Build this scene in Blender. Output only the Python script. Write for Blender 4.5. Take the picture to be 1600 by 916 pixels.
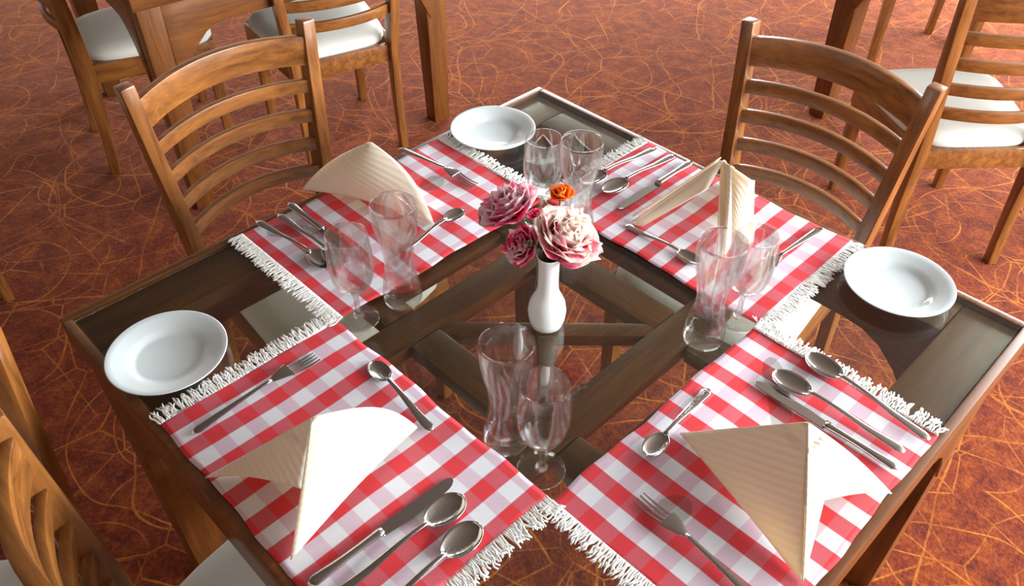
import bpy, bmesh, math, random
from mathutils import Vector, Matrix
PI = math.pi
S = 1.1            # everything is drafted at 1/1.1 size and scaled up once at the end
FZ = 0.07          # draft height of the floor
TZ = 0.75          # draft height of the glass table top
scene = bpy.context.scene
for o in list(bpy.data.objects):
    bpy.data.objects.remove(o)
C = scene.collection

# ------------------------------------------------------------------ camera
cam_d = bpy.data.cameras.new('camera')
cam = bpy.data.objects.new('camera', cam_d)
C.objects.link(cam)
r0 = Vector((0.71321752, -0.70092906, 0.0043853))
r1 = Vector((-0.46560619, -0.4784271, -0.74452561))
r2 = Vector((0.52395768, 0.52896688, -0.66757949))
m = Matrix((r0, -r1, -r2)).transposed().to_4x4()
m.translation = Vector((-0.65064394, -0.58584567, 1.59195128 - FZ)) * S
cam.matrix_world = m
cam_d.sensor_width = 36
cam_d.lens = 1310 * 36 / 1600
cam_d.clip_start = 0.02
scene.camera = cam

# ------------------------------------------------------------------ light and exposure
scene.view_settings.view_transform = 'Standard'
scene.view_settings.look = 'None'
scene.view_settings.gamma = 1
scene.view_settings.use_curve_mapping = False
scene.view_settings.exposure = 0.42

world = bpy.data.worlds.new('World')
scene.world = world
world.use_nodes = True
bg = world.node_tree.nodes['Background']
bg.inputs[0].default_value = (0.80, 0.88, 1.0, 1)
bg.inputs[1].default_value = 0.3

def window_light(name, loc, target, sx, sy, power, col):
    d = bpy.data.lights.new(name, 'AREA')
    d.shape = 'RECTANGLE'; d.size = sx; d.size_y = sy
    d.energy = power; d.color = col
    o = bpy.data.objects.new(name, d); C.objects.link(o)
    o.location = loc
    o.rotation_euler = (Vector(target) - Vector(loc)).to_track_quat('-Z', 'Y').to_euler()
    return o
# daylight standing in the window openings of the two window walls
window_light('daylight_right', (4.95, -1.1, 1.6), (3.0, -0.6, 1.3), 3.0, 1.7, 330, (0.95, 0.98, 1.0))
window_light('daylight_front', (2.6, -3.0, 1.6), (2.0, -1.0, 1.30), 3.6, 1.7, 470, (0.95, 0.98, 1.0))

window_light('daylight_far', (4.95, 3.9, 1.65), (2.0, 2.2, 0.9), 3.0, 1.6, 260, (0.97, 0.98, 1.0))

# ------------------------------------------------------------------ materials
def new_mat(name):
    mt = bpy.data.materials.new(name); mt.use_nodes = True
    nt = mt.node_tree
    return mt, nt, nt.nodes['Principled BSDF'], nt.nodes['Material Output']
def N(nt, t, **kw):
    n = nt.nodes.new(t)
    for k, v in kw.items(): setattr(n, k, v)
    return n
def setin(n, **kw):
    for k, v in kw.items(): n.inputs[k.replace('_', ' ')].default_value = v
def ramp(nt, stops, interp='LINEAR'):
    r = N(nt, 'ShaderNodeValToRGB'); e = r.color_ramp.elements
    r.color_ramp.interpolation = interp
    while len(e) < len(stops): e.new(0.5)
    for i, (p, c) in enumerate(stops):
        e[i].position = p; e[i].color = (*c, 1) if len(c) == 3 else c
    return r
def mix(nt, a, b, f, blend='MIX'):
    n = N(nt, 'ShaderNodeMix', data_type='RGBA', blend_type=blend)
    L = nt.links
    for i, v in ((0, f), (6, a), (7, b)):
        if hasattr(v, 'is_linked'): L.new(v, n.inputs[i])
        elif isinstance(v, (tuple, list)): n.inputs[i].default_value = (*v, 1)
        else: n.inputs[i].default_value = v
    return n.outputs[2]
def math_(nt, op, a, b=None, c=None, clamp=False):
    n = N(nt, 'ShaderNodeMath', operation=op, use_clamp=clamp)
    for i, v in enumerate((a, b, c)):
        if v is None: continue
        if hasattr(v, 'is_linked'): nt.links.new(v, n.inputs[i])
        else: n.inputs[i].default_value = v
    return n.outputs[0]

def wood(name, dark, light, rough=0.32, scale=(3, 30, 30), coat=0.25):
    mt, nt, p, out = new_mat(name); L = nt.links
    tc = N(nt, 'ShaderNodeTexCoord'); mp = N(nt, 'ShaderNodeMapping')
    mp.inputs['Scale'].default_value = scale
    L.new(tc.outputs['Object'], mp.inputs['Vector'])
    n1 = N(nt, 'ShaderNodeTexNoise'); setin(n1, Scale=1.2, Detail=5.0, Roughness=0.6, Distortion=0.6)
    L.new(mp.outputs[0], n1.inputs['Vector'])
    n2 = N(nt, 'ShaderNodeTexNoise'); setin(n2, Scale=5.0, Detail=3.0)
    L.new(mp.outputs[0], n2.inputs['Vector'])
    f = math_(nt, 'ADD', math_(nt, 'MULTIPLY', n1.outputs['Fac'], 0.75), math_(nt, 'MULTIPLY', n2.outputs['Fac'], 0.25))
    r = ramp(nt, [(0.34, dark), (0.66, light)])
    L.new(f, r.inputs[0]); L.new(r.outputs[0], p.inputs['Base Color'])
    setin(p, Roughness=rough, Coat_Weight=coat, Coat_Roughness=0.12)
    b = N(nt, 'ShaderNodeBump'); setin(b, Strength=0.08, Distance=0.002)
    L.new(f, b.inputs['Height']); L.new(b.outputs[0], p.inputs['Normal'])
    return mt
CW_D, CW_L = (0.105, 0.034, 0.008), (0.30, 0.115, 0.026)
chair_wood = {a: wood('chair_wood_' + a, CW_D, CW_L, 0.3, s) for a, s in
              dict(x=(4, 40, 40), y=(40, 4, 40), z=(40, 40, 4)).items()}
TW_D, TW_L = (0.080, 0.026, 0.006), (0.19, 0.066, 0.014)
table_wood = {a: wood('table_wood_' + a, TW_D, TW_L, 0.35, s, 0.15) for a, s in
              dict(x=(4, 40, 40), y=(40, 4, 40), z=(40, 40, 4)).items()}

def carpet():
    mt, nt, p, out = new_mat('carpet'); L = nt.links
    tc = N(nt, 'ShaderNodeTexCoord')
    n0 = N(nt, 'ShaderNodeTexNoise'); setin(n0, Scale=3.0, Detail=3.0, Roughness=0.5)
    L.new(tc.outputs['Object'], n0.inputs['Vector'])
    sp = N(nt, 'ShaderNodeTexNoise'); setin(sp, Scale=110.0, Detail=3.0, Roughness=0.7)
    L.new(tc.outputs['Object'], sp.inputs['Vector'])
    md = N(nt, 'ShaderNodeTexNoise'); setin(md, Scale=22.0, Detail=4.0, Roughness=0.6)
    L.new(tc.outputs['Object'], md.inputs['Vector'])
    base = ramp(nt, [(0.36, (0.070, 0.009, 0.007)), (0.50, (0.150, 0.024, 0.008)), (0.66, (0.26, 0.060, 0.010))])
    f = math_(nt, 'ADD', math_(nt, 'MULTIPLY', md.outputs['Fac'], 0.55), math_(nt, 'MULTIPLY', sp.outputs['Fac'], 0.45))
    L.new(f, base.inputs[0])
    def lines(scale, rot, dist, w, off, ring=None):
        mp = N(nt, 'ShaderNodeMapping')
        mp.inputs['Rotation'].default_value = (0, 0, rot); mp.inputs['Location'].default_value = (off, off * 1.7, 0)
        L.new(tc.outputs['Object'], mp.inputs['Vector'])
        dn = N(nt, 'ShaderNodeTexNoise'); setin(dn, Scale=2.6, Detail=1.5)
        L.new(mp.outputs[0], dn.inputs['Vector'])
        va = N(nt, 'ShaderNodeVectorMath', operation='MULTIPLY_ADD')
        L.new(dn.outputs['Color'], va.inputs[0]); va.inputs[1].default_value = (dist, dist, 0)
        L.new(mp.outputs[0], va.inputs[2])
        v = N(nt, 'ShaderNodeTexVoronoi', voronoi_dimensions='2D')
        if ring is None:
            v.feature = 'DISTANCE_TO_EDGE'
            d = v.outputs['Distance']
        else:
            v.feature = 'F1'
        setin(v, Scale=scale); L.new(va.outputs[0], v.inputs['Vector'])
        d = v.outputs['Distance']
        if ring is not None:
            d = math_(nt, 'ABSOLUTE', math_(nt, 'SUBTRACT', d, ring))
        mr = N(nt, 'ShaderNodeMapRange', interpolation_type='SMOOTHSTEP')
        L.new(d, mr.inputs[0]); mr.inputs[1].default_value = w * scale * 0.45; mr.inputs[2].default_value = w * scale
        mr.inputs[3].default_value = 1; mr.inputs[4].default_value = 0
        # worn, broken strands
        bn = N(nt, 'ShaderNodeTexNoise'); setin(bn, Scale=7.0, Detail=1.0)
        L.new(va.outputs[0], bn.inputs['Vector'])
        br = N(nt, 'ShaderNodeMapRange'); L.new(bn.outputs['Fac'], br.inputs[0])
        br.inputs[1].default_value = 0.36; br.inputs[2].default_value = 0.66
        br.inputs[3].default_value = 0.10; br.inputs[4].default_value = 1.0
        return math_(nt, 'MULTIPLY', mr.outputs[0], br.outputs[0])
    ls = [lines(2.2, 0.3, 0.10, 0.0036, 0.0), lines(3.4, 1.2, 0.08, 0.0030, 3.1), lines(5.2, 2.2, 0.08, 0.0024, 6.1),
          lines(1.3, 0.9, 0.22, 0.0030, 5.3, 0.30), lines(1.6, 2.1, 0.20, 0.0034, 9.1, 0.42), lines(2.1, 0.2, 0.16, 0.0030, 12.3, 0.38),
          lines(2.7, 1.5, 0.14, 0.0028, 17.9, 0.33), lines(1.1, 0.5, 0.30, 0.0036, 21.7, 0.46)]
    t = ls[0]
    for l in ls[1:]: t = math_(nt, 'MAXIMUM', t, l)
    t = math_(nt, 'MULTIPLY', t, math_(nt, 'ADD', math_(nt, 'MULTIPLY', sp.outputs['Fac'], 0.9), 0.30), clamp=True)
    t = math_(nt, 'MULTIPLY', t, 0.68)
    col = mix(nt, base.outputs[0], (0.60, 0.21, 0.030), t)
    L.new(col, p.inputs['Base Color'])
    setin(p, Roughness=0.95, Sheen_Weight=0.35, Sheen_Roughness=0.35)
    p.inputs['Sheen Tint'].default_value = (1.0, 0.55, 0.34, 1)
    p.inputs['Specular IOR Level'].default_value = 0.15
    b = N(nt, 'ShaderNodeBump'); setin(b, Strength=0.7, Distance=0.004)
    L.new(sp.outputs['Fac'], b.inputs['Height']); L.new(b.outputs[0], p.inputs['Normal'])
    return mt
M_carpet = carpet()

def plain(name, col, rough=0.5, metal=0.0, bump=None, spec=0.5, **kw):
    mt, nt, p, out = new_mat(name)
    tc = N(nt, 'ShaderNodeTexCoord')
    n = N(nt, 'ShaderNodeTexNoise'); setin(n, Scale=(bump[0] if bump else 12.0), Detail=3.0)
    nt.links.new(tc.outputs['Object'], n.inputs['Vector'])
    a = tuple(c * 0.94 for c in col)
    nt.links.new(mix(nt, a, col, n.outputs['Fac']), p.inputs['Base Color'])
    setin(p, Roughness=rough, Metallic=metal)
    p.inputs['Specular IOR Level'].default_value = spec
    for k, v in kw.items(): p.inputs[k.replace('_', ' ')].default_value = v
    if bump:
        b = N(nt, 'ShaderNodeBump'); setin(b, Strength=bump[1], Distance=bump[2])
        nt.links.new(n.outputs['Fac'], b.inputs['Height']); nt.links.new(b.outputs[0], p.inputs['Normal'])
    return mt
M_wall = plain('wall_paint', (0.50, 0.46, 0.42), 0.8)
M_ceil = plain('ceiling_paint', (0.13, 0.105, 0.085), 0.8)
M_frame = plain('window_paint', (0.55, 0.50, 0.44), 0.5)
M_seat = plain('seat_fabric', (0.66, 0.66, 0.60), 0.8, bump=(220, 0.25, 0.001))
M_china = plain('white_china', (0.68, 0.77, 0.79), 0.12, spec=0.6)
M_vase = plain('white_porcelain', (0.86, 0.90, 0.90), 0.12, spec=0.6)
M_steel = plain('polished_steel', (0.50, 0.49, 0.47), 0.13, metal=1.0)
M_fringe = plain('fringe_thread', (0.88, 0.89, 0.86), 0.85)
M_green = plain('leaf_green', (0.10, 0.17, 0.05), 0.5)
M_stem = plain('stem_green', (0.13, 0.20, 0.06), 0.5)

def napkin_mat():
    mt, nt, p, out = new_mat('damask_napkin'); L = nt.links
    uv = N(nt, 'ShaderNodeUVMap')
    w = N(nt, 'ShaderNodeTexWave'); w.bands_direction = 'X'
    setin(w, Scale=5.5, Distortion=0.5, Detail=1.0)
    sp = N(nt, 'ShaderNodeSeparateXYZ'); L.new(uv.outputs[0], sp.inputs[0])
    cb = N(nt, 'ShaderNodeCombineXYZ')
    L.new(math_(nt, 'MULTIPLY', math_(nt, 'SUBTRACT', sp.outputs[0], 0.5), sp.outputs[1]), cb.inputs[0]); L.new(sp.outputs[1], cb.inputs[1])
    rt = N(nt, 'ShaderNodeMapping'); rt.inputs['Rotation'].default_value = (0, 0, 0.75); L.new(cb.outputs[0], rt.inputs['Vector'])
    L.new(rt.outputs[0], w.inputs['Vector'])
    L.new(mix(nt, (0.88, 0.84, 0.73), (0.92, 0.90, 0.82), w.outputs['Fac']), p.inputs['Base Color'])
    setin(p, Roughness=0.75, Sheen_Weight=0.1)
    b = N(nt, 'ShaderNodeBump'); setin(b, Strength=0.35, Distance=0.0015)
    L.new(w.outputs['Fac'], b.inputs['Height']); L.new(b.outputs[0], p.inputs['Normal'])
    tr = N(nt, 'ShaderNodeBsdfTranslucent'); tr.inputs[0].default_value = (0.9, 0.72, 0.42, 1)
    ms = N(nt, 'ShaderNodeMixShader'); ms.inputs[0].default_value = 0.36
    L.new(p.outputs[0], ms.inputs[1]); L.new(tr.outputs[0], ms.inputs[2]); L.new(ms.outputs[0], out.inputs[0])
    return mt
M_napkin = napkin_mat()

def gingham():
    mt, nt, p, out = new_mat('red_gingham'); L = nt.links
    tc = N(nt, 'ShaderNodeTexCoord'); sx = N(nt, 'ShaderNodeSeparateXYZ')
    wn = N(nt, 'ShaderNodeTexNoise'); setin(wn, Scale=9.0, Detail=2.0)
    L.new(tc.outputs['Object'], wn.inputs['Vector'])
    va = N(nt, 'ShaderNodeVectorMath', operation='MULTIPLY_ADD')
    L.new(wn.outputs['Color'], va.inputs[0]); va.inputs[1].default_value = (0.004, 0.004, 0)
    L.new(tc.outputs['Object'], va.inputs[2]); L.new(va.outputs[0], sx.inputs[0])
    def band(sock, per, off):
        a = math_(nt, 'FRACT', math_(nt, 'ADD', math_(nt, 'DIVIDE', sock, per), off))
        d = math_(nt, 'ABSOLUTE', math_(nt, 'SUBTRACT', a, 0.5))
        mr = N(nt, 'ShaderNodeMapRange', interpolation_type='SMOOTHSTEP'); L.new(d, mr.inputs[0])
        mr.inputs[1].default_value = 0.235; mr.inputs[2].default_value = 0.265
        mr.inputs[3].default_value = 1; mr.inputs[4].default_value = 0
        return mr.outputs[0]
    by = band(sx.outputs[1], 0.0495, 0.42)      # strong red bands, parallel to the fringed ends
    bx = band(sx.outputs[0], 0.046, 0.17)       # weaker bands across
    wh = mix(nt, (0.74, 0.76, 0.82), (0.66, 0.52, 0.62), bx)
    rd = mix(nt, (0.60, 0.095, 0.125), (0.68, 0.030, 0.042), bx)
    col = mix(nt, wh, rd, by)
    wv = N(nt, 'ShaderNodeTexWave'); wv.bands_direction = 'DIAGONAL'; setin(wv, Scale=260.0, Distortion=1.0)
    L.new(tc.outputs['Object'], wv.inputs['Vector'])
    L.new(mix(nt, col, (0.9, 0.9, 0.9), math_(nt, 'MULTIPLY', wv.outputs['Fac'], 0.05)), p.inputs['Base Color'])
    setin(p, Roughness=0.85)
    p.inputs['Specular IOR Level'].default_value = 0.2
    b = N(nt, 'ShaderNodeBump'); setin(b, Strength=0.3, Distance=0.0006)
    L.new(wv.outputs['Fac'], b.inputs['Height']); L.new(b.outputs[0], p.inputs['Normal'])
    return mt
M_gingham = gingham()

def pane_glass(name, tint, ior=1.5, rough=0.0, boost=1.0):
    mt, nt, p, out = new_mat(name); L = nt.links
    nt.nodes.remove(p)
    geo = N(nt, 'ShaderNodeNewGeometry'); dt = N(nt, 'ShaderNodeVectorMath', operation='DOT_PRODUCT')
    L.new(geo.outputs['Normal'], dt.inputs[0]); L.new(geo.outputs['Incoming'], dt.inputs[1])
    cs = math_(nt, 'ABSOLUTE', dt.outputs['Value'])
    f5 = math_(nt, 'POWER', math_(nt, 'SUBTRACT', 1.0, cs, clamp=True), 5.0)
    fr = math_(nt, 'ADD', math_(nt, 'MULTIPLY', f5, 0.96), 0.04)
    t = N(nt, 'ShaderNodeBsdfTransparent'); t.inputs[0].default_value = (*tint, 1)
    g = N(nt, 'ShaderNodeBsdfGlossy'); g.inputs['Roughness'].default_value = rough
    g.inputs[0].default_value = (0.95, 0.97, 0.96, 1)
    ms = N(nt, 'ShaderNodeMixShader')
    L.new(math_(nt, 'MULTIPLY', fr, boost, clamp=True), ms.inputs[0])
    L.new(t.outputs[0], ms.inputs[1]); L.new(g.outputs[0], ms.inputs[2]); L.new(ms.outputs[0], out.inputs[0])
    return mt
M_tableglass = pane_glass('table_glass', (0.86, 0.88, 0.84), 1.5, 0.01)
def clear_glass():
    mt, nt, p, out = new_mat('clear_drinking_glass'); L = nt.links
    nt.nodes.remove(p)
    g = N(nt, 'ShaderNodeBsdfGlass'); g.inputs['IOR'].default_value = 1.45; g.inputs['Roughness'].default_value = 0.0
    g.inputs[0].default_value = (0.99, 1.0, 0.995, 1)
    t = N(nt, 'ShaderNodeBsdfTransparent'); t.inputs[0].default_value = (0.96, 0.97, 0.965, 1)
    ms = N(nt, 'ShaderNodeMixShader'); ms.inputs[0].default_value = 0.66
    L.new(g.outputs[0], ms.inputs[1]); L.new(t.outputs[0], ms.inputs[2]); L.new(ms.outputs[0], out.inputs[0])
    return mt
M_glass = clear_glass()

def petal_mat(name, stops, scale=28.0):
    mt, nt, p, out = new_mat(name); L = nt.links
    uv = N(nt, 'ShaderNodeUVMap'); n = N(nt, 'ShaderNodeTexNoise')
    mp = N(nt, 'ShaderNodeMapping'); mp.inputs['Scale'].default_value = (3.0, 0.6, 1)
    tc = N(nt, 'ShaderNodeTexCoord')
    setin(n, Scale=scale, Detail=3.0, Roughness=0.7)
    L.new(tc.outputs['Object'], n.inputs['Vector'])
    sx = N(nt, 'ShaderNodeSeparateXYZ'); L.new(uv.outputs[0], sx.inputs[0])
    f = math_(nt, 'ADD', math_(nt, 'MULTIPLY', n.outputs['Fac'], 1.0), math_(nt, 'MULTIPLY', math_(nt, 'SUBTRACT', sx.outputs[1], 0.5), 0.35))
    r = ramp(nt, stops); L.new(f, r.inputs[0]); L.new(r.outputs[0], p.inputs['Base Color'])
    setin(p, Roughness=0.7)
    p.inputs['Specular IOR Level'].default_value = 0.15
    tr = N(nt, 'ShaderNodeBsdfTranslucent'); L.new(r.outputs[0], tr.inputs[0])
    ms = N(nt, 'ShaderNodeMixShader'); ms.inputs[0].default_value = 0.45
    L.new(p.outputs[0], ms.inputs[1]); L.new(tr.outputs[0], ms.inputs[2]); L.new(ms.outputs[0], out.inputs[0])
    return mt
M_rose_pink = petal_mat('pink_petals', [(0.36, (0.92, 0.08, 0.28)), (0.52, (0.96, 0.26, 0.46)), (0.64, (0.98, 0.80, 0.84))])
M_rose_deep = petal_mat('deep_pink_petals', [(0.40, (0.78, 0.02, 0.14)), (0.58, (0.88, 0.07, 0.26)), (0.70, (0.96, 0.78, 0.82))])
M_rose_pale = petal_mat('pale_pink_petals', [(0.38, (0.88, 0.14, 0.26)), (0.50, (0.95, 0.48, 0.54)), (0.62, (0.97, 0.86, 0.78))], 36.0)
M_rose_orange = petal_mat('orange_petals', [(0.35, (0.85, 0.16, 0.02)), (0.65, (0.95, 0.36, 0.05))])

# ------------------------------------------------------------------ mesh helpers
class MB:
    def __init__(s): s.bm = bmesh.new(); s.uv = s.bm.loops.layers.uv.new('UVMap')
    def box(s, x0, x1, y0, y1, z0, z1):
        v = [s.bm.verts.new(p) for p in ((x0,y0,z0),(x1,y0,z0),(x1,y1,z0),(x0,y1,z0),(x0,y0,z1),(x1,y0,z1),(x1,y1,z1),(x0,y1,z1))]
        for f in ((3,2,1,0),(4,5,6,7),(0,1,5,4),(1,2,6,5),(2,3,7,6),(3,0,4,7)): s.bm.faces.new([v[i] for i in f])
    def loft(s, rings, caps=True, closed=True):
        vs = [[s.bm.verts.new(p) for p in r] for r in rings]
        n = len(rings[0])
        for a, b in zip(vs, vs[1:]):
            for i in range(n if closed else n - 1):
                j = (i + 1) % n
                s.bm.faces.new((a[i], a[j], b[j], b[i]))
        if caps and closed:
            s.bm.faces.new(list(reversed(vs[0]))); s.bm.faces.new(vs[-1])
    def rect_sweep(s, pts, w, h, side=Vector((0,1,0)), up=None):
        """rectangular section swept along pts; w along side, h along third axis; w/h may be lists"""
        rings = []
        for i, p in enumerate(pts):
            p = Vector(p)
            t = (Vector(pts[min(i+1, len(pts)-1)]) - Vector(pts[max(i-1, 0)])).normalized()
            u = t.cross(side).normalized(); sd = u.cross(t).normalized()
            ww = (w[i] if isinstance(w, (list, tuple)) else w) / 2
            hh = (h[i] if isinstance(h, (list, tuple)) else h) / 2
            rings.append([p - sd*ww - u*hh, p + sd*ww - u*hh, p + sd*ww + u*hh, p - sd*ww + u*hh])
        s.loft(rings)
    def tube(s, pts, r, n=8):
        rings = []; ref = Vector((0.3, 0.5, 0.81))
        for i, p in enumerate(pts):
            t = (Vector(pts[min(i+1, len(pts)-1)]) - Vector(pts[max(i-1, 0)])).normalized()
            a = t.cross(ref)
            if a.length < 1e-3: a = t.cross(Vector((1, 0, 0)))
            a.normalize(); b = t.cross(a)
            rr = r[i] if isinstance(r, (list, tuple)) else r
            rings.append([Vector(p) + (a*math.cos(k*2*PI/n) + b*math.sin(k*2*PI/n))*rr for k in range(n)])
        s.loft(rings)
    def lathe(s, prof, n=48, c=(0,0,0)):
        """closed or open profile (r,z) list; r==0 gives a pole"""
        rows = []
        for r, z in prof:
            if r < 1e-6: rows.append([s.bm.verts.new((c[0], c[1], c[2]+z))])
            else: rows.append([s.bm.verts.new((c[0]+r*math.cos(k*2*PI/n), c[1]+r*math.sin(k*2*PI/n), c[2]+z)) for k in range(n)])
        for a, b in zip(rows, rows[1:]):
            for k in range(n):
                j = (k+1) % n
                if len(a) == 1 and len(b) == 1: break
                if len(a) == 1: s.bm.faces.new((a[0], b[j], b[k]))
                elif len(b) == 1: s.bm.faces.new((a[k], a[j], b[0]))
                else: s.bm.faces.new((a[k], a[j], b[j], b[k]))
    def grid(s, fn, nu, nv):
        vs = [[s.bm.verts.new(fn(i/nu, j/nv)) for j in range(nv+1)] for i in range(nu+1)]
        for i in range(nu):
            for j in range(nv):
                f = s.bm.faces.new((vs[i][j], vs[i+1][j], vs[i+1][j+1], vs[i][j+1]))
                for l, (a, b) in zip(f.loops, ((i,j),(i+1,j),(i+1,j+1),(i,j+1))):
                    l[s.uv].uv = (a/nu, b/nv)
    def build(s, name, mat, parent=None, bevel=0, seg=2, smooth=False, solid=0, weld=False, sub=0, thick_off=0, kind=None):
        if weld: bmesh.ops.remove_doubles(s.bm, verts=s.bm.verts, dist=1e-5)
        bmesh.ops.recalc_face_normals(s.bm, faces=s.bm.faces)
        if bevel:
            es = [e for e in s.bm.edges if len(e.link_faces) == 2 and e.calc_face_angle(0) > 0.6]
            bmesh.ops.bevel(s.bm, geom=es, offset=bevel, segments=seg, profile=0.6, affect='EDGES', clamp_overlap=True)
        me = bpy.data.meshes.new(name); s.bm.to_mesh(me); s.bm.free()
        me.materials.append(mat)
        if smooth or bevel:
            for p in me.polygons: p.use_smooth = True
        o = bpy.data.objects.new(name, me); C.objects.link(o)
        if bevel and not smooth:
            for e in me.edges: pass
            me.set_sharp_from_angle(angle=math.radians(40))
        if solid:
            md = o.modifiers.new('thickness', 'SOLIDIFY'); md.thickness = solid; md.offset = thick_off
        if sub:
            md = o.modifiers.new('smooth', 'SUBSURF'); md.levels = sub; md.render_levels = sub
        if parent: o.parent = parent
        if kind: o['kind'] = kind
        return o
def tag(o, label, cat, group=None):
    o['label'] = label; o['category'] = cat
    if group: o['group'] = group
    return o
def thing(name, label, cat, loc=(0,0,0), rz=0, group=None):
    o = bpy.data.objects.new(name, None); o.empty_display_size = 0.05
    C.objects.link(o); o.location = loc; o.rotation_euler = (0, 0, rz)
    return tag(o, label, cat, group)
def copy_tree(root, loc, rz, label, group=None, scale=None):
    r = root.copy(); C.objects.link(r); r.location = loc; r.rotation_euler = (0, 0, rz)
    if scale: r.scale = scale
    r['label'] = label
    if group: r['group'] = group
    for ch in list(root.children):
        c = ch.copy(); C.objects.link(c); c.parent = r
        for g in list(ch.children):
            d = g.copy(); C.objects.link(d); d.parent = c
    return r

# ------------------------------------------------------------------ room
X0, X1, Y0, Y1, ZC = -3.0, 4.6, -2.8, 5.4, 2.55
def struct(name, m, mat, **kw):
    o = m.build(name, mat, **kw); o['kind'] = 'structure'; return o
b = MB(); b.box(X0-.2, X1+.2, Y0-.2, Y1+.2, FZ-.1, FZ); struct('floor', b, M_carpet)
b = MB(); b.box(X0-.2, X1+.2, Y0-.2, Y1+.2, ZC, ZC+.1); struct('ceiling', b, M_ceil)
b = MB(); b.box(X0-.15, X0, Y0, Y1, FZ, ZC); struct('wall_left', b, M_wall)
b = MB(); b.box(X0, X1, Y1, Y1+.15, FZ, ZC); struct('wall_back', b, M_wall)
# window walls: sill, header and end piers around one long opening
b = MB(); b.box(X1, X1+.15, Y0, Y1, FZ, .75); b.box(X1, X1+.15, Y0, Y1, 2.3, ZC)
b.box(X1, X1+.15, Y0, -2.5, .75, 2.3); b.box(X1, X1+.15, .5, 2.2, .75, 2.3); b.box(X1, X1+.15, 4.9, Y1, .75, 2.3); struct('wall_right', b, M_wall)
b = MB(); b.box(X0, X1, Y0-.15, Y0, FZ, .75); b.box(X0, X1, Y0-.15, Y0, 2.3, ZC)
b.box(X0, .7, Y0-.15, Y0, .75, 2.3); b.box(4.1, X1, Y0-.15, Y0, .75, 2.3); struct('wall_front', b, M_wall)
b = MB()
for i in range(4): y = -2.5 + i*1.0; b.box(X1-.01, X1+.05, y-.03, y+.03, .75, 2.3)
b.box(X1-.01, X1+.05, -2.5, .5, .74, .80); b.box(X1-.01, X1+.05, -2.5, .5, 2.25, 2.31)
struct('window_1', b, M_frame)
b = MB()
for i in range(5): x = .7 + i*3.4/4; b.box(x-.03, x+.03, Y0-.05, Y0+.01, .75, 2.3)
b.box(.7, 4.1, Y0-.05, Y0+.01, .74, .80); b.box(.7, 4.1, Y0-.05, Y0+.01, 2.25, 2.31)
struct('window_2', b, M_frame)
b = MB()
for i in range(4): y = 2.2 + i*.9; b.box(X1-.01, X1+.05, y-.03, y+.03, .75, 2.3)
b.box(X1-.01, X1+.05, 2.2, 4.9, .74, .80); b.box(X1-.01, X1+.05, 2.2, 4.9, 2.25, 2.31)
struct('window_3', b, M_frame)

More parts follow.
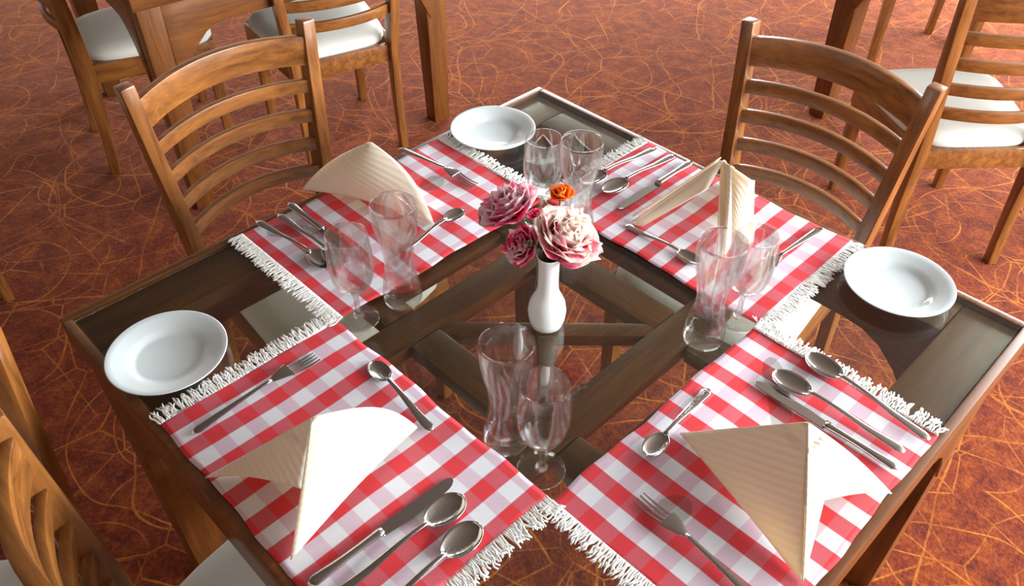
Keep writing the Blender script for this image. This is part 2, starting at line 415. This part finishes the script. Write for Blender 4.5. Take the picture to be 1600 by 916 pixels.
# ------------------------------------------------------------------ tables
def make_table(label):
    """glass topped square table, local origin on the floor under its centre"""
    t = thing('dining_table', label, 'table')
    T = TZ - FZ
    m = MB()      # outer rim
    a, bb = .500, .486
    m.box(-a, a, bb, a, T-.050, T+.0005); m.box(-a, a, -a, -bb, T-.050, T+.0005)
    m.box(-a, -bb, -bb, bb, T-.050, T+.0005); m.box(bb, a, -bb, bb, T-.050, T+.0005)
    m.build('rim', table_wood['x'], t, bevel=.003)
    m = MB()      # wide border boards under the glass
    a, bb = .4855, .405
    for q in ((-a, a, bb, a), (-a, a, -a, -bb)):
        m = MB(); m.box(*q, T-.034, T-.008); m.build('border_board', table_wood['x'], t, bevel=.004)
    for q in ((-a, -bb, -bb+.0005, bb-.0005), (bb, a, -bb+.0005, bb-.0005)):
        m = MB(); m.box(*q, T-.034, T-.008); m.build('border_board', table_wood['y'], t, bevel=.004)
    for s in (-1, 1):   # lattice bars
        m = MB(); y = s*.1375; m.box(-.4045, .4045, y-.0275, y+.0275, T-.036, T-.010); m.build('lattice_bar', table_wood['x'], t, bevel=.0045)
        m = MB(); x = s*.1375
        m.box(x-.0275, x+.0275, .166, .4045, T-.036, T-.0102); m.box(x-.0275, x+.0275, -.1095, .1095, T-.036, T-.0102); m.box(x-.0275, x+.0275, -.4045, -.166, T-.036, T-.0102)
        m.build('lattice_bar', table_wood['y'], t, bevel=.0045)
    for k in range(4):   # filled middle panels
        m = MB(); m.box(-.109, .109, .205, .404, T-.034, T-.012)
        bmesh.ops.rotate(m.bm, verts=m.bm.verts, matrix=Matrix.Rotation(k*PI/2, 3, 'Z'))
        m.build('middle_panel', table_wood['x'], t, bevel=.005)
    m = MB(); m.rect_sweep([(-.112, .112, T-.022), (.112, -.112, T-.022)], .028, .022, side=Vector((.7071, .7071, 0)))
    m.build('diagonal_bar', table_wood['x'], t, bevel=.004)
    m = MB()
    for s in (-1, 1): m.rect_sweep([(s*.112, s*.112, T-.022), (s*.010, s*.010, T-.022)], .028, .022, side=Vector((.7071, -.7071, 0)))
    m.build('diagonal_bar', table_wood['x'], t, bevel=.004)
    for k in range(4):   # aprons with a curved end at each leg
        m = MB(); pts = []
        n = 24
        for i in range(n+1):
            x = -.425 + .85*i/n
            d = max(0, 1 - (.425-abs(x))/.17)
            pts.append((x, T-.128 - .17*d**2.2))
        rings = []
        for x, z in pts:
            rings.append([(x, .468, z), (x, .492, z), (x, .492, T-.0505), (x, .468, T-.0505)])
        m.loft(rings)
        bmesh.ops.rotate(m.bm, verts=m.bm.verts, matrix=Matrix.Rotation(k*PI/2, 3, 'Z'))
        m.build('apron', table_wood['x' if k % 2 == 0 else 'y'], t, bevel=.002)
    for sx in (-1, 1):
        for sy in (-1, 1):
            m = MB(); rings = []
            for z, h, c in ((0, .030, .452), (.35, .038, .450), (T-.0505, .042, .449)):
                cx, cy = sx*c, sy*c
                rings.append([(cx-h, cy-h, z), (cx+h, cy-h, z), (cx+h, cy+h, z), (cx-h, cy+h, z)])
            m.loft(rings); m.build('leg', table_wood['z'], t, bevel=.004)
    m = MB(); m.box(-.4855, .4855, -.4855, .4855, T-.0065, T); g = m.build('glass_top', M_tableglass, t, bevel=.0008, seg=1)
    g['label'] = 'clear glass sheet set inside the wooden rim'
    return t
table = make_table('square glass topped dining table laid for four with checked placemats')
copy_tree(table, (.640, 1.955, 0), math.radians(-7.4), 'table at the top left whose leg stands beside the white seated chairs', scale=(.955, .955, 1))
copy_tree(table, (2.40, .03, 0), math.radians(-7.4), 'table at the top right with one thick leg showing behind the chair back')

# ------------------------------------------------------------------ chairs
def make_chair(label, group):
    """faces +x, local origin on the floor under the seat centre"""
    t = thing('dining_chair', label, 'chair', group=group)
    def post(z):           # centre of the back post at height z (positive side)
        k = max(0, (z-.36)/.45)
        return -.200 - .018*k**1.2 - (.018*max(0, (.30-z)/.30)**1.5), .158 + .034*k
    for s in (-1, 1):
        m = MB(); pts = []; w = []; h = []
        for i in range(15):
            z = .812*i/14; x, y = post(z); pts.append((x, s*y, z))
            w.append(.028 if z > .3 else .026); h.append(.030 + .018*math.exp(-((z-.42)/.20)**2))
        m.rect_sweep(pts, w, h, side=Vector((0, 1, 0)))
        m.build('back_post', chair_wood['z'], t, bevel=.004)
    def slat(name, z, hh, bulge, th):
        x, y = post(z); y -= .012
        m = MB(); rings = []
        n = 14
        for i in range(n+1):
            u = -1 + 2*i/n
            xx = x - bulge*(1-u*u)
            zz = z + .010*(1-u*u) if hh > .04 else z + .004*(1-u*u)
            # outward direction of the curve
            rings.append([(xx-th/2, y*u, zz-hh/2), (xx+th/2, y*u, zz-hh/2), (xx+th/2, y*u, zz+hh/2), (xx-th/2, y*u, zz+hh/2)])
        m.loft(rings); return m.build(name, chair_wood['y'], t, bevel=.003)
    slat('crest_rail', .752, .062, .045, .018)
    for z in (.677, .611, .545, .480): slat('back_slat', z, .030, .043, .014)
    for s in (-1, 1):
        m = MB(); rings = []
        for z, h in ((0, .013), (.353, .019)):
            cx, cy = .158, s*(.168)
            rings.append([(cx-h, cy-h, z), (cx+h, cy-h, z), (cx+h, cy+h, z), (cx-h, cy+h, z)])
        m.loft(rings); m.build('front_leg', chair_wood['z'], t, bevel=.003)
    m = MB()   # seat frame: front, rear and side rails
    m.rect_sweep([(.166, -.185, .338), (.166, .185, .338)], .022, .060, side=Vector((1, 0, 0)))
    m.rect_sweep([(-.196, -.150, .338), (-.196, .150, .338)], .020, .055, side=Vector((1, 0, 0)))
    for s in (-1, 1): m.rect_sweep([(-.19, s*.158, .338), (.16, s*.188, .338)], .020, .058, side=Vector((0, 1, 0)))
    m.build('seat_frame', chair_wood['x'], t, bevel=.003)
    m = MB()   # upholstered drop-in seat
    def outline(k, inset, z):
        pts = []
        cs = [(-.192, -.150), (-.192, .150), (.182, .200), (.182, -.200)]
        # rounded trapezoid with a bowed front
        n = 40
        for i in range(n):
            a = 2*PI*i/n; ca, sa = math.cos(a), math.sin(a)
            q = (abs(ca)**5 + abs(sa)**5)**(-1/5)
            u, v = q*ca, q*sa
            x = -.005 + u*(.187-inset)
            y = v*((.150 + .050*(u+1)/2) + .006 - inset)
            if u > .5: x += .014*(1-v*v)
            pts.append((x, y, z))
        return pts
    rings = [outline(0, .006, .360), outline(0, .0, .370), outline(0, .001, .384), outline(0, .012, .396), outline(0, .05, .404), outline(0, .11, .407), outline(0, .145, .408)]
    m.loft(rings); m.build('seat_cushion', M_seat, t, smooth=True)
    return t
G1 = 'dining chairs drawn up to the laid table'
ch = make_chair('wooden slat back chair behind the table at the upper left, facing the bread plate side', G1)
ch['label'] = 'slat back wooden chair behind the placemat with the broad cream napkin, upper left'
ch.location = (.0, .625, 0); ch.rotation_euler = (0, 0, math.radians(-88))
def chair(x, y, az, label, group): return copy_tree(ch, (x, y, 0), math.radians(az), label, group)
chair(.607, .035, 180, 'slat back wooden chair at the upper right edge of the laid table, bright side post', G1)
chair(-.425, .04, 0, 'slat back wooden chair at the lower left corner, pushed in under the laid table', G1)
G2 = 'dining chairs standing around the other tables'
chair(.700, 1.65, 76, 'wooden chair with pale seat seen from behind, left of the thick leg at the top', G2)
chair(.285, 2.03, -13, 'wooden chair at the top left corner with a grey white seat beside the table leg', G2)
chair(1.640, .035, 48, 'wooden chair at the right edge with pale seat, behind the plate and slatted chair', G2)
chair(2.66, .55, -140, 'dark wooden chair at the top right seen only by its legs and seat edge', G2)
chair(-.60, 1.76, 90, 'wooden chair outside the left edge, only the foot of one leg in view', G2)
chair(-.880, .297, -125, 'dark wooden post of a chair at the left edge, behind the lower left chair', G2)

# ------------------------------------------------------------------ placemats
def W(k, x, y):     # canonical place (guest facing +x) -> place k quarter turns
    for _ in range(k % 4): x, y = -y, x
    return x, y
# places: 0 front left, 1 front right, 2 back right, 3 back left
MZ = TZ + .0006
MX0, MX1, MY0, MY1 = -.488, -.214, -.207, .216
rnd = random.Random(5)
def make_mat(k, label):
    t = thing('placemat', label, 'placemat', (0, 0, TZ - FZ), k*PI/2, 'red gingham placemats')
    rr = random.Random(40+k)
    ph = [rr.uniform(0, 6.28) for _ in range(6)]
    def h(x, y):
        return .0011 + .0007*math.sin(x*34+ph[0]+2*math.sin(y*11+ph[1])) + .0006*math.sin(y*27+ph[2]+1.5*math.sin(x*17+ph[3]))
    def e(x, y):
        return (x + .0016*math.sin(y*31+ph[4]) + .0008*math.sin(y*80+ph[1]), y + .0016*math.sin(x*36+ph[5]) + .0008*math.sin(x*93+ph[2]))
    m = MB()
    nu, nv = 44, 66
    def fn(z0):
        def f(u, v):
            x, y = MX0+(MX1-MX0)*u, MY0+(MY1-MY0)*v
            ex, ey = e(x, y); return (ex, ey, h(x, y)+z0)
        return f
    m.grid(fn(0), nu, nv)
    m.build('cloth', M_gingham, t, smooth=True, solid=.0012, thick_off=1)
    for s, yb in ((1, MY1), (-1, MY0)):
        m = MB(); n = 170
        for i in range(n):
            x = MX0 + (MX1-MX0)*(i+.5)/n + rr.uniform(-.001, .001)
            L = rr.uniform(.019, .030); dx = 0; pts = []
            kn = rr.uniform(.6, 1.8); p0 = rr.uniform(0, 6.28); lean = rr.uniform(-.007, .007)
            grp = math.sin(i*.9+ph[0])*.004
            for j in range(7):
                q = j/6
                pts.append((x + (lean+grp)*q + .0019*math.sin(p0+q*7*kn)*q, yb - s*.003 + s*L*q,
                            .0016 + .0014*abs(math.sin(p0*2+q*5*kn))*q + rr.uniform(0, .0006)))
            m.tube(pts, [.0011, .0013, .0012, .0014, .0012, .0013, .0009], 5)
        f = m.build('fringe', M_fringe, t, smooth=True, kind='stuff'); f['label'] = 'loose off-white thread fringe'
    return t
make_mat(0, 'red and white checked placemat at the lower left with white fringe')
make_mat(1, 'red and white checked placemat at the lower right with white fringe')
make_mat(2, 'red and white checked placemat at the upper right, under the open folded napkin')
make_mat(3, 'red and white checked placemat at the upper left, under the broad rounded napkin')

# ------------------------------------------------------------------ cutlery
def spoon(L, bw, name, cat, label):
    """bowl tip at the origin, handle towards -x"""
    t = thing(name, label, cat)
    bl = bw*1.5
    m = MB()
    def wprof(u): return math.sqrt(max(0, 1-(2*u-1)**2)) * (1 + .12*(u-.5))
    def fn(u, v):
        uu = .5-.5*math.cos(PI*u); w = wprof(uu)*bw/2
        a = v*2-1
        d = bw*.19*(wprof(uu))*(1-a*a)
        return (-bl*(1-uu), a*w, bw*.19 + .0002 - d + .0010*(1-uu))
    m.grid(fn, 18, 12)
    m.build('bowl', M_steel, t, smooth=True, solid=.0013, thick_off=1)
    m = MB(); rings = []
    for i in range(17):
        q = i/16; x = -bl + .004 - (L-bl)*q
        w = .0032 + .0045*max(0, (q-.2)/.8)**1.3
        if q > .93: w *= math.sqrt(max(.05, 1-((q-.93)/.075)**2))
        z = bw*.19 + .0008 + .0050*math.sin(min(1, q*1.6)*PI)*.9*(1-q) + .0012*math.exp(-q*6)
        z = max(.0014, z - .0042*q)
        hh = .0011 + .0008*math.exp(-q*8)
        rings.append([(x, w*math.cos(a), z + hh*math.sin(a)) for a in [2*PI*k/12 for k in range(12)]])
    m.loft(rings); m.build('handle', M_steel, t, smooth=True)
    return t
def fork(L, label):
    t = thing('fork', label, 'fork')
    m = MB(); hl = .050
    for k in range(4):
        y = (k-1.5)*.0056; pts = []; ws = []; hs = []
        for i in range(8):
            q = i/7; pts.append((-hl*.92*q, y*(1-.10*q*q), .0022 + .0062*q - .003*math.sin(q*PI)))
            ws.append(.0011 + .0021*min(1, q*1.6)); hs.append(.0014)
        m.rect_sweep(pts, ws, hs, side=Vector((0, 1, 0)))
    rings = []
    for i in range(9):
        q = i/8; x = -hl*.86 - .030*q
        w = .0103*(1-q)**.8 + .0030; z = .0085 + .001*math.sin(q*PI)
        rings.append([(x, w*math.cos(a), z + .0011*math.sin(a)) for a in [2*PI*k/14 for k in range(14)]])
    m.loft(rings); m.build('tines', M_steel, t, smooth=False)
    m = MB(); rings = []; x0 = -hl*.86 - .028
    for i in range(15):
        q = i/14; x = x0 - (L+x0)*q
        w = .0030 + .0046*max(0, (q-.15)/.85)**1.2
        if q > .92: w *= math.sqrt(max(.05, 1-((q-.92)/.085)**2))
        z = .0085*(1-q)**.7 + .0016
        rings.append([(x, w*math.cos(a), z + .0013*math.sin(a)) for a in [2*PI*k/12 for k in range(12)]])
    m.loft(rings); m.build('handle', M_steel, t, smooth=True)
    return t
def knife(L, label):
    t = thing('table_knife', label, 'knife')
    bl = L*.52
    m = MB(); rings = []
    for i in range(20):
        q = i/19; x = -bl*(1-q)
        tip = math.sqrt(max(.02, 1-((q-.80)/.205)**2)) if q > .80 else 1
        wb = .0088*tip*(.72+.28*min(1, q*4)); wt = .0075*(1 - .35*max(0, (q-.6)/.4)**2)*(1 if q < .96 else .5)
        wt = min(wt, .0075*tip+.001)
        rings.append([(x, -wb, .0011), (x, wt, .0008), (x, wt, .0024), (x, -wb, .0013)])
    m.loft(rings); m.build('blade', M_steel, t)
    m = MB(); rings = []
    for i in range(15):
        q = i/14; x = -bl + .003 - (L-bl)*q
        w = .0062 - .0016*math.sin(min(1, q*1.3)*PI*.8) + .0026*q*q
        hh = .0034 - .0008*q
        if q > .93: w *= math.sqrt(max(.05, 1-((q-.93)/.075)**2)); hh *= .8
        if q < .04: w = .0066
        rings.append([(x, w*math.cos(a), .0036 + hh*math.sin(a)) for a in [2*PI*k/12 for k in range(12)]])
    m.loft(rings); m.build('handle', M_steel, t, smooth=True)
    return t
CZ = TZ - FZ + .0030
sp0 = spoon(.190, .037, 'table_spoon', 'spoon', ''); ds0 = spoon(.150, .028, 'dessert_spoon', 'spoon', '')
fk0 = fork(.190, ''); kn0 = knife(.205, '')
used = set()
def lay(proto, tip, toward, label, group, z=CZ):
    """bowl / tines / blade tip at tip, handle pointing at toward"""
    az = math.atan2(tip[1]-toward[1], tip[0]-toward[0])
    if proto.name not in used:
        used.add(proto.name); proto.location = (tip[0], tip[1], z); proto.rotation_euler = (0, 0, az)
        proto['label'] = label; proto['group'] = group; return proto
    return copy_tree(proto, (tip[0], tip[1], z), az, label, group)
GF, GK, GS, GD = 'forks of the four place settings', 'knives of the four place settings', 'table spoons beside the knives', 'dessert spoons by the inner mat edges'
P0, P1, P2, P3 = 'lower left placemat', 'lower right placemat', 'upper right placemat', 'upper left placemat'
lay(fk0, (-.278, .172), (-.472, .169), 'fork on the %s, next to the bread plate' % P0, GF)
lay(fk0, (-.139, -.283), (-.150, -.426), 'fork on the %s, pointing at its lower fringed corner' % P1, GF)
lay(fk0, (.292, -.154), (.477, -.163), 'fork on the %s, behind the wine glass' % P2, GF)
lay(fk0, (.156, .322), (.139, .493), 'fork on the %s, close to the pink roses' % P3, GF)
lay(ds0, (-.232, .108), (-.250, -.050), 'small spoon above the napkin on the %s' % P0, GD)
lay(ds0, (-.086, -.252), (.062, -.241), 'small spoon above the napkin on the %s' % P1, GD)
lay(ds0, (.262, -.078), (.258, .070), 'small spoon with thin handle on the %s, by the tall glass' % P2, GD)
lay(ds0, (.092, .283), (-.050, .270), 'small spoon on the %s, its bowl beside the napkin tip' % P3, GD)
lay(kn0, (-.279, -.111), (-.467, -.107), 'knife on the %s' % P0, GK)
lay(kn0, (.115, -.276), (.117, -.481), 'knife on the %s' % P1, GK)
lay(kn0, (.286, .104), (.489, .104), 'knife on the %s' % P2, GK)
lay(kn0, (-.106, .300), (-.106, .500), 'knife on the %s' % P3, GK)
lay(sp0, (-.288, -.140), (-.437, -.138), 'spoon next to the knife on the %s' % P0, GS)
lay(sp0, (-.300, -.181), (-.450, -.186), 'outermost spoon on the %s, near the front fringe' % P0, GS)
lay(sp0, (.144, -.286), (.147, -.487), 'spoon next to the knife on the %s' % P1, GS)
lay(sp0, (.206, -.300), (.187, -.488), 'outermost spoon on the %s, near its right fringe' % P1, GS)
lay(sp0, (.300, .150), (.485, .139), 'spoon next to the knife on the %s' % P2, GS)
lay(sp0, (.292, .194), (.479, .177), 'outermost spoon on the %s, near its left fringe' % P2, GS)
lay(sp0, (-.134, .302), (-.136, .490), 'spoon next to the knife on the %s' % P3, GS)
lay(sp0, (-.152, .312), (-.172, .500), 'outermost spoon on the %s, near its left fringe' % P3, GS)

# ------------------------------------------------------------------ napkins
def build_napkin(feet, apex, faces, label, patches=()):
    """feet: name -> (x, y); faces: (foot a, foot b, arch, bulge, bow a, bow b, reach a, reach b); patches: four corners each"""
    cx = sum(f[0] for f in feet.values())/len(feet); cy = sum(f[1] for f in feet.values())/len(feet)
    A = Vector((apex[0]-cx, apex[1]-cy, apex[2]-FZ)); base = TZ - FZ + .0035
    m = MB()
    def edge(foot, s, bow):        # ridge line from the apex to a foot
        F = Vector((feet[foot][0]-cx, feet[foot][1]-cy, base))
        out = Vector((F.x-A.x, F.y-A.y, 0)); out.normalize()
        return A.lerp(F, s) + (out*.6+Vector((0, 0, .6)))*bow*math.sin(PI*s)
    for a, b_, arch, bulge, ba, bb, ra, rb in faces:
        def fn(u, v):
            s = .015 + .985*v
            pa, pb = edge(a, s*ra, ba), edge(b_, s*rb, bb)
            p = pa.lerp(pb, u)
            nrm = (edge(b_, 1, 0)-edge(a, 1, 0)).cross(A-(edge(a, 1, 0)+edge(b_, 1, 0))*.5)
            nrm.normalize()
            if nrm.dot(Vector((p.x, p.y, 0))) < 0: nrm = -nrm
            k = math.sin(PI*u)
            p = p + nrm*bulge*k*math.sin(PI*min(1, s*.85))
            p.z += arch*k*s*s
            return p
        m.grid(fn, 20, 24)
    for q, bulge in patches:
        q = [Vector((x-cx, y-cy, z-FZ)) for x, y, z in q]
        nn = (q[1]-q[0]).cross(q[3]-q[0]); nn.normalize()
        def fn(u, v):
            return q[0].lerp(q[1], u).lerp(q[3].lerp(q[2], u), v) + nn*bulge*math.sin(PI*u)*math.sin(PI*(.15+.85*v))
        m.grid(fn, 10, 20)
    o = m.build('folded_napkin', M_napkin, smooth=True, solid=.0022, thick_off=0)
    o.location = (cx, cy, 0)
    return tag(o, label, 'napkin', 'cream napkins folded into standing pyramids')
build_napkin(dict(A=(-.489, .098), B=(-.477, -.066), C=(-.258, -.020)), (-.386, -.004, .866),
   [('B', 'C', .012, .006, .0, .026, 1, 1), ('A', 'C', .004, .004, .0, .026, 1, 1), ('A', 'B', .012, .002, .0, .0, 1, .50)],
   'cream folded napkin standing on the lower left placemat')
build_napkin(dict(A=(-.097, -.476), B=(.080, -.489), C=(-.027, -.259)), (.005, -.392, .864),
   [('B', 'C', .006, .004, .006, .0, 1, 1), ('A', 'C', .006, .006, .0, .0, 1, 1), ('A', 'B', .010, .004, .004, .006, .52, 1), ('A', 'B', .0, .002, .004, .006, 1, .30)],
   'cream folded napkin standing on the lower right placemat')
build_napkin(dict(A=(.060, .440), B=(-.066, .524), C=(.034, .290)), (.012, .411, .866),
   [('B', 'C', .020, .024, .013, .032, 1, 1), ('A', 'C', .004, .0, .0, .032, 1, 1), ('A', 'B', .0, .0, .0, .006, 1, 1)],
   'broad rounded cream napkin standing on the upper left placemat')
T0, T1 = (.400, -.009, .852), (.397, -.064, .842)
build_napkin(dict(A=(.395, -.085), B=(.470, .030), C=(.267, .057), D=(.302, -.090)), (.400, -.009, .852),
   [('A', 'B', .0, .010, .0, .0, 1, 1)],
   'open cream napkin with upright layered folds on the upper right placemat',
   patches=[((T0, (.267, .057, .756), (.275, .045, .7545), (.352, -.016, .822)), .003),
            (((.398, -.004, .850), (.272, .066, .7545), (.282, .060, .7545), (.366, -.002, .822)), .002),
            (((.404, .000, .851), (.285, .074, .7545), (.300, .072, .7545), (.384, .010, .818)), .002),
            (((.396, -.006, .851), (.394, -.020, .850), (.306, -.094, .7545), (.300, -.084, .7545)), .010),
            (((.394, -.020, .850), (.398, -.030, .848), (.330, -.088, .762), (.306, -.094, .7545)), -.006),
            (((.398, -.010, .851), T1, (.345, -.098, .7545), (.332, -.086, .7545)), -.010),
            ((T1, (.405, -.066, .838), (.372, -.104, .7545), (.345, -.098, .7545)), .004)])

# ------------------------------------------------------------------ bread plates
def make_plate(loc, label):
    m = MB()
    prof = [(0, .004), (.044, .004), (.049, .0055), (.053, .0085), (.060, .0115), (.075, .0150), (.0835, .0180), (.0848, .0176), (.0845, .0164),
            (.075, .0128), (.060, .0090), (.052, .0050), (.047, .0010), (.043, .0), (.040, .0015), (0, .0015)]
    m.lathe([(r*.95, z) for r, z in prof], 72)
    o = m.build('bread_plate', M_china, smooth=True)
    o.location = loc
    return tag(o, label, 'plate', 'white bread plates on the glass top')
pz = TZ - FZ
pl = make_plate((-.424, .312, pz), 'white bread plate at the left corner of the table')
for (x, y), lb in (((.434, -.318), 'white bread plate at the right corner of the table'), ((.300, .428), 'white bread plate at the back corner of the table')):
    c = pl.copy(); C.objects.link(c); c.location = (x, y, pz); c['label'] = lb

# ------------------------------------------------------------------ glasses
def make_pilsner(label):
    t = thing('pilsner_glass', label, 'glass', group='tall waisted beer glasses')
    H = .176
    outer = [(0, 0), (.024, 0), (.0275, .002), (.0290, .008), (.0288, .022), (.0262, .040), (.0225, .058), (.0210, .072), (.0215, .088),
             (.0245, .106), (.0285, .124), (.0315, .142), (.0330, .158), (.0328, .172), (.0322, .1755)]
    inner = [(.0310, .1755), (.0310, .170), (.0313, .158), (.0299, .142), (.0268, .124), (.0228, .106), (.0197, .088), (.0191, .072), (.0203, .058), (.0232, .042), (.0248, .030), (.0220, .020), (.012, .0165), (0, .016)]
    m = MB(); m.lathe(outer+inner, 56); m.build('glass_body', M_glass, t, smooth=True)
    return t
def make_wine(label):
    t = thing('wine_glass', label, 'glass', group='small stemmed wine glasses')
    m = MB()   # bowl
    outer = [(0, .052), (.008, .0535), (.018, .060), (.0262, .072), (.0305, .086), (.0320, .102), (.0315, .120), (.0300, .140), (.0290, .1535), (.0286, .155)]
    inner = [(.0276, .155), (.0280, .1535), (.0289, .140), (.0303, .120), (.0308, .102), (.0292, .086), (.0250, .073), (.0165, .0625), (.007, .058), (0, .0572)]
    m.lathe(outer+inner, 56); m.build('bowl', M_glass, t, smooth=True)
    m = MB(); m.lathe([(0, .0530), (.0075, .0525), (.0050, .047), (.0038, .038), (.0038, .022), (.0055, .012), (.0085, .0066), (0, .0064)], 24)
    m.build('stem', M_glass, t, smooth=True)
    m = MB(); m.lathe([(0, .0008), (.026, .0004), (.0292, .0002), (.0298, .0012), (.0290, .0022), (.018, .0040), (.0095, .0062), (0, .0063)], 48)
    m.build('foot', M_glass, t, smooth=True)
    return t
pg = make_pilsner(''); wg = make_wine('')
pg.location = (-.190, -.112, pz); pg['label'] = 'tall waisted glass at the front, behind the stemmed glass'
copy_tree(pg, (.136, -.177, pz), .3, 'tall waisted glass on the right, in front of the upper right napkin')
copy_tree(pg, (-.116, .184, pz), .7, 'tall waisted glass on the left, in front of the broad rounded napkin')
copy_tree(pg, (.186, .112, pz), 1.1, 'tall glass behind the roses, the right one of the far pair')
wg.location = (-.191, -.174, pz); wg['label'] = 'stemmed wine glass nearest to the viewer at the front of the table'
copy_tree(wg, (.205, -.188, pz), .3, 'stemmed wine glass standing beside the right tall glass')
copy_tree(wg, (-.188, .196, pz), .7, 'stemmed wine glass on the left over the checked placemat corner')
copy_tree(wg, (.176, .180, pz), 1.1, 'stemmed glass behind the roses, the left one of the far pair')

# ------------------------------------------------------------------ vase and roses
v = thing('bud_vase', 'white porcelain bud vase in the middle of the glass table', 'vase', (0, 0, pz))
m = MB()
m.lathe([(0, 0), (.0195, 0), (.0230, .002), (.0262, .014), (.0275, .028), (.0252, .042), (.0200, .054), (.0158, .063), (.0145, .074), (.0142, .095), (.0146, .112), (.0158, .122), (.0172, .1265),
         (.0162, .1272), (.0145, .122), (.0125, .112), (.0122, .080), (.0150, .064), (.0230, .030), (0, .012)], 56)
m.build('body', M_vase, v, smooth=True)
def rose(center, R, mat, label, petals, lean, seed, ruffle=.10, flat=.8):
    """center in draft coords; stem runs down into the vase mouth"""
    rr = random.Random(seed)
    cx_, cy_, cz_ = center[0], center[1], center[2]-FZ
    t = thing('rose', label, 'rose', (cx_, cy_, cz_))
    d = Vector(lean).normalized()
    rot = Vector((0, 0, 1)).rotation_difference(d).to_matrix()
    m = MB()
    for i in range(petals):
        q = i/(petals-1)                       # 0 centre, 1 outside
        ga = i*2.39996 + rr.uniform(-.2, .2)
        rad = R*(.10 + .62*q**.8); hgt = R*(1.05 - .25*q); open_ = (.05 + 1.15*q**1.25)
        wid = R*(.85 + .75*q); ph = rr.uniform(0, 6.28); fr = rr.choice((3, 4, 5))
        def fn(u, w_, ga=ga, rad=rad, hgt=hgt, open_=open_, wid=wid, ph=ph, fr=fr, q=q):
            a = (u-.5)*2
            wprof = math.sin(PI*min(1, .12+.80*w_))**.6
            ang = open_*(w_**1.1)
            r_ = rad*(.25+.75*min(1, w_*2.2)) + hgt*.62*math.sin(ang)*w_
            z_ = -R*.55 + hgt*w_*math.cos(ang*.75)
            side = a*wid*wprof*.62
            cup = -(a*a)*wid*.34*(1-.55*q)
            rf = ruffle*R*math.sin(a*fr*2+ph)*w_*w_
            x = r_ + cup + rf*.6; y = side; z = z_ + rf*.7 - (a*a)*R*.10*w_
            return rot @ Vector((x*math.cos(ga)-y*math.sin(ga), x*math.sin(ga)+y*math.cos(ga), z*flat))
        m.grid(fn, 8, 8)
    m.build('bloom', mat, t, smooth=True, solid=.0007, thick_off=0)
    # stem down to the vase mouth and into the neck
    m = MB()
    top = rot @ Vector((0, 0, -R*.5*flat)); mouth = Vector((0-cx_, 0-cy_, (.872-FZ)-cz_)); mouth += Vector((rr.uniform(-.005, .005), rr.uniform(-.005, .005), 0))
    low = Vector((0-cx_, 0-cy_, (.815-FZ)-cz_))
    pts = []
    for i in range(9):
        s = i/8; c1 = top - d*R*.8
        pts.append(top*(1-s)**2 + c1*2*s*(1-s)*.9 + mouth*(s*s) + mouth*(2*s*(1-s)*.1))
    pts.append(low)
    m.tube(pts, .0018, 6); m.build('stem', M_stem, t, smooth=True)
    m = MB()
    for k in range(5):
        a0 = k*2*PI/5
        def fs(u, w_, a0=a0):
            a = (u-.5)*2; ww = R*.20*math.sin(PI*min(1, .15+.85*w_))
            r_ = R*(.05+.55*w_); z_ = -R*(.62-.22*w_*w_)
            x, y = r_, a*ww
            return rot @ Vector((x*math.cos(a0)-y*math.sin(a0), x*math.sin(a0)+y*math.cos(a0), z_*flat))
        m.grid(fs, 4, 5)
    m.build('sepals', M_green, t, smooth=True, solid=.0006)
    return t
rose((.034, -.002, .897), .045, M_rose_pale, 'large pale pink and cream rose on the right of the vase', 24, (.10, -.45, .9), 3, .13)
rose((.006, .088, .915), .042, M_rose_pink, 'bright pink rose on the left of the vase, toward the checked placemat', 20, (-.30, .35, .9), 8, .12)
rose((-.016, .040, .882), .027, M_rose_deep, 'small deep pink rose low beside the vase neck', 16, (-.75, .15, .6), 11, .12)
rose((.078, .054, .915), .017, M_rose_orange, 'small orange rosebud behind the big pale rose', 9, (-.1, .0, 1), 17, .04, 1.0)
rose((.040, .060, .893), .016, M_rose_deep, 'small dark pink bloom tucked between the roses at the back', 11, (.0, .1, 1), 21, .1)
# leaves among the stems
def leaf_spray(label, base, tips, seed):
    t = thing('rose_leaf', label, 'leaf', base)
    m = MB(); rr = random.Random(seed)
    for tip, wd in tips:
        P = Vector(tip)
        def fn(u, w_, P=P, wd=wd):
            a = (u-.5)*2; s = P.cross(Vector((0, 0, 1)))
            if s.length < 1e-4: s = Vector((1, 0, 0))
            s.normalize()
            p = P*w_ + s*a*wd*math.sin(PI*min(1, w_*.97+.03)) ; p.z += .004*math.sin(PI*w_) + .003*a*a
            return p
        m.grid(fn, 4, 8)
    o = m.build('blade', M_green, t, smooth=True, solid=.0006)
    return t
leaf_spray('green rose leaves between the blooms above the vase mouth', (.0, .012, .875-FZ+.006), [((-.020, .016, .010), .009), ((-.022, -.010, .012), .008), ((.012, .030, .016), .008), ((.004, -.026, .002), .007)], 4)

# ------------------------------------------------------------------ bring everything to real size, floor at zero
for o in list(C.objects):
    if o.parent is None and o.type in ('MESH', 'EMPTY'):
        sh = Vector(o.location)
        if o.get('kind') == 'structure': sh = sh - Vector((0, 0, FZ))
        o.location = sh * S
        o.scale = Vector(o.scale) * S
